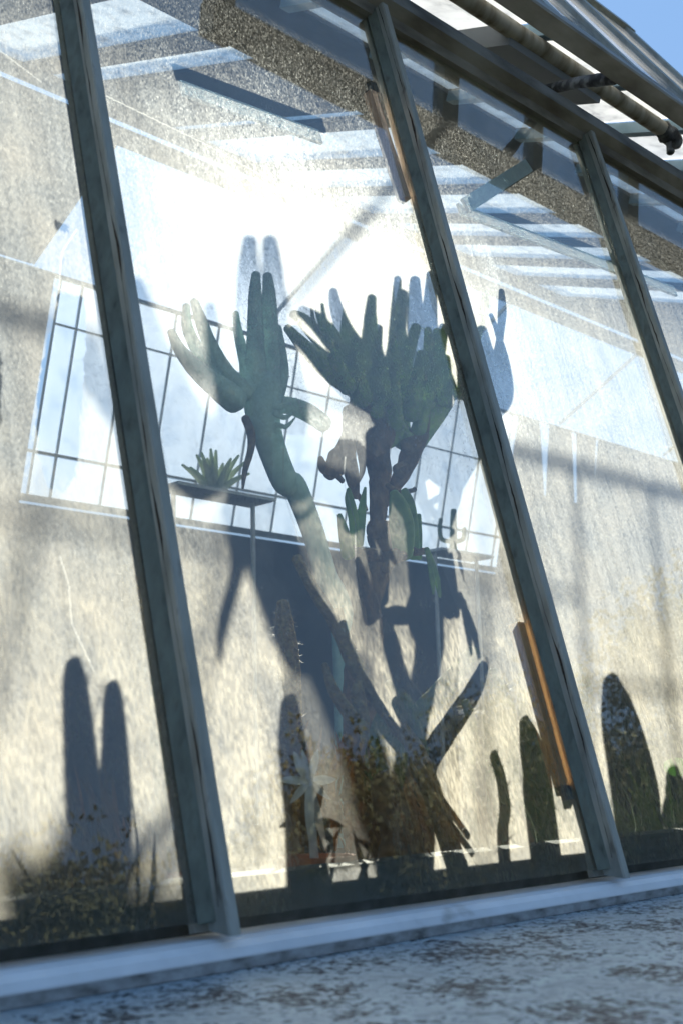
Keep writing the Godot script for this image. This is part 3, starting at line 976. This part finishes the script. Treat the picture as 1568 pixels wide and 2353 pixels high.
func build_big_plants() -> void:
	# left plant: blue green, in shade
	var foot := at(800, 1900, -1.05)
	foot.y = -0.03
	var t := thing("candelabra_succulent", "tall blue green candelabra succulent with a fan of rounded fingers", "succulent", foot)
	var z := -1.1
	stalk("stem", [[605, 890, 42, 0], [602, 938, 42, 0], [610, 986, 35, 0], [630, 1050, 32, 0], [655, 1108, 31, 0], [738, 1490, 55, 1], [782, 1590, 52, 1], [835, 1740, 50, 1], [900, 1960, 50, 1], [1000, 2300, 54, 1]], z, M.teal, t)
	for f in [
		[[450, 750, 52], [388, 700, 48], [310, 636, 38], [242, 560, 25], [207, 488, 14]],
		[[455, 720, 42], [378, 650, 36], [310, 560, 27], [268, 470, 22], [264, 388, 12]],
		[[485, 720, 40], [410, 640, 36], [352, 530, 28], [318, 440, 24], [294, 370, 12]],
		[[505, 700, 34], [488, 600, 24], [464, 500, 19], [452, 416, 10]],
		[[535, 740, 50], [530, 650, 42], [528, 500, 33], [527, 350, 26], [530, 268, 17]],
		[[565, 740, 52], [578, 650, 46], [582, 500, 37], [580, 350, 27], [574, 272, 18]],
		[[590, 740, 46], [622, 650, 34], [622, 560, 24], [612, 470, 12]],
	]:
		limb("branch", f, c3, z, z - 0.02 + 0.05 * sin(f[1][0] * 0.05), M.teal, t, 0.62, 4, 0.10, 0.02)
	limb("branch", [[580, 770, 40], [650, 768, 34], [725, 795, 36], [790, 840, 34]], c3, z, -1.12, M.teal, t, 0.8)
	for f in [[[600, 770, 14], [625, 775, 12], [655, 765, 5]], [[605, 800, 12], [640, 815, 10], [675, 795, 4]], [[610, 840, 10], [645, 850, 9], [680, 815, 3]]]:
		limb("leaf", f, c3, z + 0.04, z + 0.06, M.teal, t, 0.3)
	limb("dried_leaf", [[490, 820, 16], [512, 880, 17], [510, 940, 14], [488, 1020, 11], [480, 1085, 5]], c3, z + 0.03, z + 0.04, M.dry, t, 0.3)

	# right plant: greener, on a rough brown trunk
	foot = at(900, 1900, -0.52)
	foot.y = -0.03
	t = thing("candelabra_succulent", "green candelabra succulent on a rough brown trunk hung with dead leaves", "succulent", foot)
	z = -0.52
	limb("trunk", [[960, 760, 75], [955, 840, 68], [975, 930, 62], [1000, 1010, 46], [1000, 1090, 38]], c3, z, z, M.bark, t, 0.85, 0, 0.0, 0.05)
	stalk("trunk", [[868, 1110, 24, 0], [866, 1180, 20, 0], [862, 1240, 20, 0], [968, 1400, 46, 1], [985, 1480, 40, 1], [970, 1580, 36, 1], [945, 1700, 38, 1], [930, 1900, 44, 1], [930, 2150, 44, 1]], z, M.bark, t, 0.05)
	limb("trunk", [[1150, 880, 40], [1120, 950, 40], [1092, 1020, 34], [1050, 1090, 26], [1010, 1150, 22]], c3, z + 0.04, z, M.bark, t, 0.85, 0, 0.0, 0.05)
	limb("trunk", [[900, 800, 42], [885, 900, 34], [850, 980, 50], [810, 1030, 30]], c3, z + 0.04, z + 0.02, M.bark, t, 0.7, 0, 0.0, 0.08)
	for f in [
		[[905, 690, 52], [830, 650, 42], [760, 590, 36], [700, 530, 26], [650, 474, 14]],
		[[900, 660, 50], [850, 590, 36], [780, 520, 34], [715, 450, 28], [672, 420, 16]],
		[[900, 620, 42], [845, 540, 34], [800, 470, 28], [775, 400, 22], [768, 356, 11]],
		[[850, 540, 12], [780, 500, 12], [750, 450, 9], [742, 395, 5]],
		[[905, 640, 44], [885, 540, 38], [878, 450, 24], [881, 376, 6]],
		[[945, 700, 52], [955, 560, 34], [968, 450, 26], [980, 362, 17]],
		[[960, 700, 40], [952, 560, 24], [958, 440, 20], [966, 318, 14]],
		[[1020, 720, 46], [1030, 580, 36], [1032, 430, 30], [1036, 318, 20]],
		[[1050, 720, 46], [1068, 580, 36], [1080, 440, 30], [1095, 300, 19]],
		[[1085, 860, 34], [1085, 740, 26], [1100, 600, 30], [1140, 470, 16]],
		[[1180, 760, 34], [1182, 660, 24], [1188, 560, 22], [1184, 480, 13]],
		[[1225, 740, 52], [1228, 650, 40], [1222, 560, 26], [1220, 484, 14]],
		[[1235, 730, 58], [1270, 650, 48], [1265, 560, 36], [1258, 480, 20]],
	]:
		limb("branch", f, c3, z + 0.02, z + 0.06 * sin(f[2][0] * 0.07), M.green if int(f[2][0]) % 3 > 0 else M.olive, t, 0.62, 4, 0.10, 0.02)
	for f in [
		[[930, 740, 44], [905, 620, 32], [918, 530, 25], [932, 470, 13]],
		[[1000, 740, 46], [1002, 620, 32], [1006, 540, 26], [1010, 478, 15]],
		[[1120, 800, 40], [1138, 700, 32], [1150, 630, 24], [1156, 570, 12]],
		[[990, 800, 26], [1005, 720, 20], [1022, 640, 16], [1034, 575, 8]],
		[[880, 700, 34], [835, 610, 24], [812, 545, 17], [800, 500, 8]],
		[[1060, 840, 34], [1050, 720, 30], [1056, 610, 26], [1072, 520, 16]],
		[[1150, 860, 30], [1172, 770, 26], [1200, 690, 24], [1216, 620, 14]],
	]:
		limb("branch", f, c3, z + 0.09, z + 0.10, M.olive if int(f[2][0]) % 2 > 0 else M.green, t, 0.62, 4, 0.10, 0.02)
	limb("branch", [[1120, 930, 46], [1165, 880, 36], [1205, 800, 50], [1235, 740, 56]], c3, z + 0.03, z, M.green, t, 0.7)
	limb("branch", [[1030, 900, 40], [1060, 870, 46], [1090, 900, 40], [1130, 920, 40]], c3, z + 0.05, z + 0.03, M.green, t, 0.7)
	limb("branch", [[960, 800, 60], [1000, 730, 70], [1060, 760, 50], [1080, 850, 30]], c3, z, z, M.green, t, 0.6)
	for f in [
		[[1105, 928, 34], [1160, 890, 24], [1182, 800, 12], [1176, 690, 13], [1157, 600, 5]],
		[[900, 830, 22], [880, 930, 26], [895, 1040, 28], [912, 1120, 12]],
		[[925, 830, 16], [925, 930, 14], [935, 1010, 12], [922, 1060, 5]],
		[[912, 1100, 8], [935, 1140, 10], [952, 1170, 5]],
		[[1085, 1040, 14], [1060, 1010, 12], [1105, 990, 9], [1117, 1020, 4]],
		[[1030, 1075, 10], [1075, 1100, 9], [1125, 1095, 9], [1136, 1088, 9]],
		[[860, 1060, 10], [830, 1030, 14], [790, 1010, 22], [775, 970, 10]],
		[[1000, 820, 16], [1020, 870, 40], [1010, 920, 34], [985, 960, 10]],
	]:
		limb("dried_leaf", f, c3, z + 0.07, z + 0.09, M.dry if f[0][0] > 1000 else M.bark, t, 0.35)
	# leaf pair on the far right, beyond the bar
	limb("branch", [[1235, 740, 30], [1320, 690, 34], [1350, 600, 26], [1358, 500, 14], [1357, 425, 8]], c3, z, -0.35, M.teal, t, 0.4)
	limb("branch", [[1345, 600, 24], [1375, 500, 16], [1396, 410, 20], [1405, 342, 11]], c3, -0.38, -0.35, M.teal, t, 0.4)
	# leafy growth below the heads
	t = thing("paddle_succulent", "low green paddle leaves growing below the brown trunk", "succulent", Vector3(at(860, 1400, -0.4).x, -0.03, -0.4))
	for f in [[[1090, 1330, 40], [1085, 1230, 48], [1070, 1150, 36], [1055, 1105, 18]], [[1130, 1340, 24], [1120, 1240, 30], [1112, 1150, 24], [1095, 1095, 14]], [[1150, 1350, 12], [1152, 1270, 11], [1150, 1190, 9]],
		[[905, 1300, 16], [900, 1200, 20], [885, 1130, 18], [882, 1090, 8]], [[925, 1300, 14], [930, 1200, 18], [938, 1130, 12], [945, 1085, 5]], [[880, 1340, 26], [865, 1260, 22], [848, 1190, 10]]]:
		limb("leaf", f, c3, -0.38, -0.36, M.green, t, 0.35)
	for f in [[[1180, 1320, 10], [1200, 1380, 14], [1225, 1440, 8]], [[1190, 1350, 8], [1215, 1420, 12], [1230, 1500, 7]], [[1185, 1340, 8], [1200, 1430, 11], [1205, 1490, 5]]]:
		limb("leaf", f, c3, -0.34, -0.34, M.green, t, 0.4)
	stalk("stem", [[935, 1262, 12, 0], [905, 1285, 12, 0], [890, 1420, 18, 1], [905, 1520, 20, 1], [935, 1640, 22, 1], [945, 1900, 26, 1]], -0.38, M.bark, t, 0.05)
	limb("stem", [[1180, 1325, 12], [1140, 1330, 16], [1110, 1320, 20]], c3, -0.37, -0.38, M.bark, t, 0.8)
	limb("stem", [[890, 1320, 18], [950, 1345, 20], [1050, 1350, 20]], c3, -0.38, -0.38, M.bark, t, 0.8)
	limb("dried_leaf", [[1020, 1400, 16], [1050, 1350, 26], [1065, 1325, 14]], c3, -0.35, -0.35, M.dry, t, 0.4)
	# fan of pale fingers far back on the left, small column on the right
	t = thing("fan_succulent", "faint fan of pale upright leaves far back by the left bar", "succulent", Vector3(at(480, 1110, -2.3).x, 1.111, -2.3))
	for k in 13:
		var lean := (k - 6.0) / 6.0 + 0.12 * sin(k * 7.0)
		var tall := 95.0 + 60.0 * absf(sin(k * 2.3 + 0.6)) - 40.0 * absf(lean)
		var root := 372.0 + lean * 34.0
		limb("leaf", [[root, 1085, 13], [root + lean * 38.0, 1085 - tall * 0.55, 11], [root + lean * 88.0, 1085 - tall, 5]], c3, -2.3 - 0.02 * (k % 3), -2.3, M.pale, t, 0.5)
	limb("base", [[330, 1092, 14], [372, 1100, 24], [414, 1092, 14]], c3, -2.3, -2.3, M.pale, t, 0.8)
	t = thing("column_cactus", "small far cactus with two short arms before the bright far windows", "cactus", Vector3(at(1040, 1250, -2.6).x, 1.111, -2.6), "column cacti inside the greenhouse")
	limb("stem", [[1283, 1330, 15], [1284, 1250, 14], [1285, 1172, 12]], c3, -2.6, -2.6, M.spiny, t, 0.9)
	limb("arm", [[1280, 1290, 9], [1240, 1280, 9], [1232, 1240, 9], [1236, 1205, 8]], c3, -2.6, -2.6, M.spiny, t, 0.9)
	limb("arm", [[1285, 1290, 9], [1320, 1280, 9], [1326, 1240, 8]], c3, -2.6, -2.6, M.spiny, t, 0.9)
	for q in [[1.72, 2.16, -2.46, "narrow pale shelf that carries the fan of pointed leaves"], [3.42, 3.80, -2.74, "short pale shelf that carries the small two-armed cactus"]]:
		var sh := thing("plant_shelf", q[3], "shelf", Vector3((q[0] + q[1]) * 0.5, -0.035, q[2] + 0.15), "plant shelves by the far wall")
		var m := mb()
		block(m, Vector3(q[0], 1.099, q[2] + 0.08), Vector3(q[1] - q[0], 0, 0), Vector3(0, 0.012, 0), Vector3(0, 0, 0.14))
		put("board", m, M.white_metal, sh)
		for px in [q[0] + 0.03, q[1] - 0.05]:
			m = mb()
			block(m, Vector3(px, -0.035, q[2] + 0.14), Vector3(0.012, 0, 0), Vector3(0, 1.133, 0), Vector3(0, 0, 0.012))
			put("leg", m, M.white_metal, sh)


func build_low_plants() -> void:
	var m := mb()
	# knobbly leaning cactus with its arms
	var base := at(985, 1835, -0.36)
	var t := thing("leaning_cactus", "knobbly brown cactus leaning left across the middle pane", "cactus", Vector3(base.x, -0.03, -0.36))
	limb("stem", [[1000, 1560, 50], [860, 1150, 44], [760, 1010, 38], [670, 890, 36], [600, 780, 40], [545, 690, 40], [505, 590, 37], [460, 500, 34], [390, 390, 32], [335, 300, 28], [283, 200, 24]], c6n, 0.10, 0.08, M.knob, t, 0.9, 6, 0.10, 0.07)
	limb("stem", [[520, 620, 26], [495, 540, 30], [484, 480, 29], [482, 446, 22]], c6n, 0.10, 0.08, M.knob, t, 0.9, 5, 0.10, 0.06)
	limb("arm", [[575, 1010, 40], [500, 900, 34], [450, 810, 28], [415, 705, 18]], c6n, 0.10, 0.08, M.knob, t, 0.9, 5, 0.1, 0.06)
	limb("arm", [[880, 1180, 38], [860, 1060, 36], [800, 930, 32], [745, 840, 28], [715, 790, 22]], c6n, 0.10, 0.08, M.spiny, t, 0.9, 5, 0.1, 0.05)
	limb("arm", [[590, 780, 20], [570, 850, 36], [590, 960, 34], [600, 1060, 24]], c6n, 0.10, 0.08, M.knob, t, 0.9, 5, 0.1, 0.06)
	# upright round arm on the right with its thick base
	base = at(940, 1950, -0.24)
	t = thing("club_cactus", "dark green cactus with a thick foot and one club arm raised right", "cactus", Vector3(base.x, -0.03, -0.24))
	limb("stem", [[790, 1640, 105], [795, 1450, 108], [800, 1300, 100], [815, 1180, 84], [850, 1090, 66]], c6s, -0.24, -0.22, M.spiny, t, 0.9, 11, 0.07)
	limb("arm", [[830, 1120, 60], [890, 1010, 60], [960, 905, 56], [1040, 785, 50], [1085, 700, 42], [1108, 640, 32]], c6n, 0.16, 0.09, M.spiny, t, 0.9, 8, 0.08, 0.03)
	# canes
	for q in [[760, 1000, 895, 1190, "tan cane tied along the arm of the leaning cactus"], [800, 1120, 925, 1290, "thin tan cane leaning lowest before the club cactus"]]:
		m = mb()
		var p0: Vector3 = c6n([q[0], q[1], 1], 0.04)[0]
		var p1: Vector3 = c6n([q[2], q[3], 1], 0.04)[0]
		tube(m, [p0, p0.lerp(p1, 0.5), p1, p1 + (p1 - p0) * 1.1], [0.0032, 0.0034, 0.0034, 0.0034], 1.0, 0, 0, 8, 4)
		tag(put("garden_cane", m, M.cane, null, true), q[4], "cane")
	# terracotta pots
	pot(at(726, 1966, -0.125), 0.047, "terracotta pot of the felted grey plant, nearest the middle of the glass")
	pot(at(404, 2008, -0.16) , 0.03, "small terracotta pot half hidden behind the left glazing bar")
	# felted grey plant
	var c: Vector3 = c6([332, 1140, 1], -0.115)[0]
	t = thing("felted_succulent", "pale grey felted plant with long leaves in a terracotta pot", "succulent", Vector3(c.x, 0.0, c.z))
	for f in [[265, 1010, 30], [368, 1000, 24], [445, 1128, 26], [195, 1130, 22], [250, 1230, 20], [345, 1310, 30], [335, 1400, 26], [405, 1440, 22], [300, 1000, 18], [420, 1215, 18], [370, 1330, 20]]:
		var e: Vector3 = c6([f[0], f[1], 1], -0.105 - rng.randf() * 0.02)[0]
		m = mb()
		var d := e - c
		blade(m, c, d.normalized(), (BACK * 0.9 + Vector3.UP * 0.3 - d.normalized() * 0.1).normalized(), d.length() * 1.04, f[2] * 0.5144 * scale_at(c) * 0.85, 0.40)
		put("leaf", m, M.felt, t, true)
	m = mb()
	tube(m, [c, c + Vector3(0.006, -0.05, -0.004), Vector3(c.x + 0.01, -0.01, c.z)], [0.004, 0.005, 0.006], 1.0, 0, 0, 8, 5)
	put("stem", m, M.felt, t, true)
	# dead rounded pad
	t = thing("dried_pad", "dead brown rounded pad standing before the leaning cactus", "dead leaf", at(905, 1960, -0.17))
	limb("pad", [[660, 1480, 30], [690, 1380, 44], [672, 1250, 62], [665, 1150, 58], [690, 1110, 30]], c6, -0.17, -0.16, M.dry, t, 0.3, 0, 0, 0.04)
	# brushy dead undergrowth behind the grey plant
	m = mb()
	for k in 90:
		var q: Vector3 = c6([230 + rng.randf() * 420, 1080 + rng.randf() * 380, 1], -0.22 - rng.randf() * 0.12)[0]
		var d := Vector3(rng.randf() - 0.5, 0.4 + rng.randf(), rng.randf() - 0.5).normalized()
		blade(m, q, d, BACK, 0.03 + rng.randf() * 0.05, 0.002 + rng.randf() * 0.003, 0.3, 4)
	tag(put("dry_undergrowth", m, M.dry), "tangle of dead brown leaves behind the grey plant", "undergrowth", "", "stuff")
	for q in [[-0.30, 0.0, 420, "ragged dead stems at the foot of the left pane"], [0.40, 0.68, 260, "short dry growth right of the club cactus"], [0.72, 1.40, 380, "green and brown growth along the foot of the right pane"]]:
		m = mb()
		for k in int(q[2]):
			var p := Vector3(lerpf(q[0], q[1], rng.randf()), -0.035, -0.13 - rng.randf() * 0.35)
			p += Vector3(-0.9 * p.z, 0, 0) * 0.6
			var tall := 0.05 + 0.17 * pow(rng.randf(), 2.5)
			blade(m, p, Vector3(rng.randf() - 0.5, 1.6, rng.randf() - 0.5).normalized(), Vector3(rng.randf() - 0.5, 0.1, 1).normalized(), tall, 0.0015 + rng.randf() * 0.0045, 0.25 + rng.randf() * 0.4, 5)
		tag(put("dry_undergrowth", m, M.spiny if q[0] > 0.7 else M.dry), q[3], "undergrowth", "", "stuff")
	# upright columns
	var grp := "column cacti inside the greenhouse"
	column("column_cactus", "dim brown column cactus nearer the left edge of the left pane", [[200, 1990, 34], [190, 1850, 34], [178, 1700, 30], [168, 1580, 24], [164, 1530, 16]], -0.40, M.knob, grp)
	column("column_cactus", "dim dark column cactus nearest the left glazing bar", [[262, 1980, 30], [262, 1850, 32], [260, 1720, 26], [256, 1620, 20], [254, 1580, 12]], -0.36, M.spiny, grp)
	column("column_cactus", "slim brown column cactus behind the grey felted plant", [[690, 1960, 34], [680, 1800, 34], [668, 1700, 30], [662, 1620, 20]], -0.40, M.knob, grp)
	column("column_cactus", "stout green column cactus in the right pane", [[1475, 1960, 74], [1462, 1850, 74], [1440, 1740, 66], [1415, 1640, 52], [1402, 1580, 30]], -0.45, M.spiny, grp, 12, 120)
	column("column_cactus", "short green cactus at the right edge of the right pane", [[1560, 1950, 50], [1556, 1860, 46], [1545, 1790, 26]], -0.45, M.spiny, grp)
	column("column_cactus", "kinked thin dark cactus left of the orange batten", [[1155, 1960, 16], [1158, 1870, 16], [1150, 1800, 13], [1132, 1740, 11]], -0.20, M.spiny, grp, 6)
	column("column_cactus", "broad dark cactus just left of the orange batten", [[1238, 1850, 42], [1232, 1780, 40], [1215, 1710, 30], [1203, 1665, 16]], -0.22, M.spiny, grp, 9)
	# green leaf on the far right
	t = thing("broadleaf_seedling", "bright green leaf at the right edge of the right pane", "plant", at(1540, 1850, -0.2))
	m = mb()
	blade(m, at(1520, 1760, -0.14), RIGHT, BACK, 0.045, 0.016, 0.1)
	put("leaf", m, M.green, t, true)
	m = mb()
	tube(m, [at(1522, 1760, -0.142), at(1535, 1830, -0.16), at(1540, 1990, -0.18)], [0.0015, 0.002, 0.002], 1.0, 0, 0, 6, 4)
	put("stem", m, M.green, t, true)


func pot(rim: Vector3, r: float, label: String) -> void:
	var t := thing("terracotta_pot", label, "plant pot", Vector3(rim.x, -0.035, rim.z), "terracotta pots")
	var m := mb()
	var prof := [[0.72, -0.075], [0.86, -0.024], [0.86, -0.0235], [1.0, -0.022], [1.0, 0.0], [0.9, 0.0], [0.88, -0.012], [0.0, -0.014]]
	for j in prof.size() - 1:
		for k in 28:
			var a0 := TAU * k / 28.0
			var a1 := TAU * (k + 1) / 28.0
			var u := func(p: Array, a: float) -> Vector3: return rim + Vector3(cos(a) * r * p[0], p[1], sin(a) * r * p[0])
			var o := Vector3(cos((a0 + a1) / 2), 0.3, sin((a0 + a1) / 2)) if j < 4 else Vector3.UP
			quad(m, u.call(prof[j], a0), u.call(prof[j], a1), u.call(prof[j + 1], a1), u.call(prof[j + 1], a0), o)
	put("wall", m, M.terracotta, t)


func build_outside() -> void:
	# trees on the open side, seen only as reflections in the glass
	var spots := [[7.5, 13.0, 6.0], [12.5, 11.0, 6.4], [15.5, 6.5, 6.6], [2.5, 16.0, 6.6], [20.0, 13.0, 8.8], [11.0, 18.5, 7.8]]
	var words := ["broad autumn tree nearest the glass, opposite the middle pane", "golden tree a little right of the broad one", "lowest bushy tree far along the wall", "tall tree straight out from the left pane", "very tall tree at the back on the right", "very tall tree at the back in the middle"]
	var sm := mb()
	for j in 7:
		var d := Vector3(rng.randf() - 0.5, rng.randf() - 0.3, rng.randf() - 0.5).normalized()
		var w := d.cross(Vector3(rng.randf(), 0.9, rng.randf())).normalized() * 0.022
		var p := d * (0.02 + 0.05 * rng.randf())
		quad(sm, p, p + d * 0.03 + w, p + d * 0.075, p + d * 0.03 - w, d.cross(w))
	var sprig := ArrayMesh.new()
	var arr := []
	arr.resize(Mesh.ARRAY_MAX)
	arr[Mesh.ARRAY_VERTEX] = sm.v
	arr[Mesh.ARRAY_NORMAL] = sm.n
	arr[Mesh.ARRAY_INDEX] = sm.i
	sprig.add_surface_from_arrays(Mesh.PRIMITIVE_TRIANGLES, arr)
	sprig.surface_set_material(0, M.leaf)
	for k in spots.size():
		var q: Array = spots[k]
		var b := Vector3(q[0], -1.0, q[1])
		var t := thing("tree", words[k], "tree", b, "trees facing the greenhouse")
		var m := mb()
		var tops := []
		tube(m, [b + Vector3(0, -0.1, 0), b + Vector3(0.1, q[2] * 0.3, 0), b + Vector3(0.0, q[2] * 0.7, 0.1)], [0.22, 0.16, 0.06], 1.0, 0, 0, 10, 5)
		for j in 7:
			var a := TAU * j / 7.0 + rng.randf()
			var e := b + Vector3(cos(a) * q[2] * 0.26, q[2] * (0.5 + 0.42 * rng.randf()), sin(a) * q[2] * 0.26)
			tops.append(e)
			tube(m, [b + Vector3(0, q[2] * (0.25 + 0.05 * j), 0), b.lerp(e, 0.6) + Vector3(0, q[2] * 0.12, 0), e], [0.08, 0.05, 0.02], 1.0, 0, 0, 6, 4)
		put("trunk", m, M.trunk, t, true)
		tops.append(b + Vector3(0, q[2] * 0.95, 0))
		tops.append(b + Vector3(0, q[2] * 0.7, 0))
		var mm := MultiMesh.new()
		mm.transform_format = MultiMesh.TRANSFORM_3D
		mm.mesh = sprig
		mm.instance_count = 12000
		for j in 12000:
			var c: Vector3 = tops[rng.randi() % tops.size()]
			var p: Vector3 = c + Vector3(rng.randfn(), rng.randfn() * 0.8, rng.randfn()) * float(q[2]) * 0.085 - b
			mm.set_instance_transform(j, Transform3D(Basis.from_euler(Vector3(rng.randf(), rng.randf(), rng.randf()) * TAU).scaled(Vector3.ONE * (0.9 + rng.randf() * 0.8)), p))
		var crown := MultiMeshInstance3D.new()
		crown.multimesh = mm
		crown.name = "crown"
		t.add_child(crown, true)
		crown.set_meta("kind", "stuff")
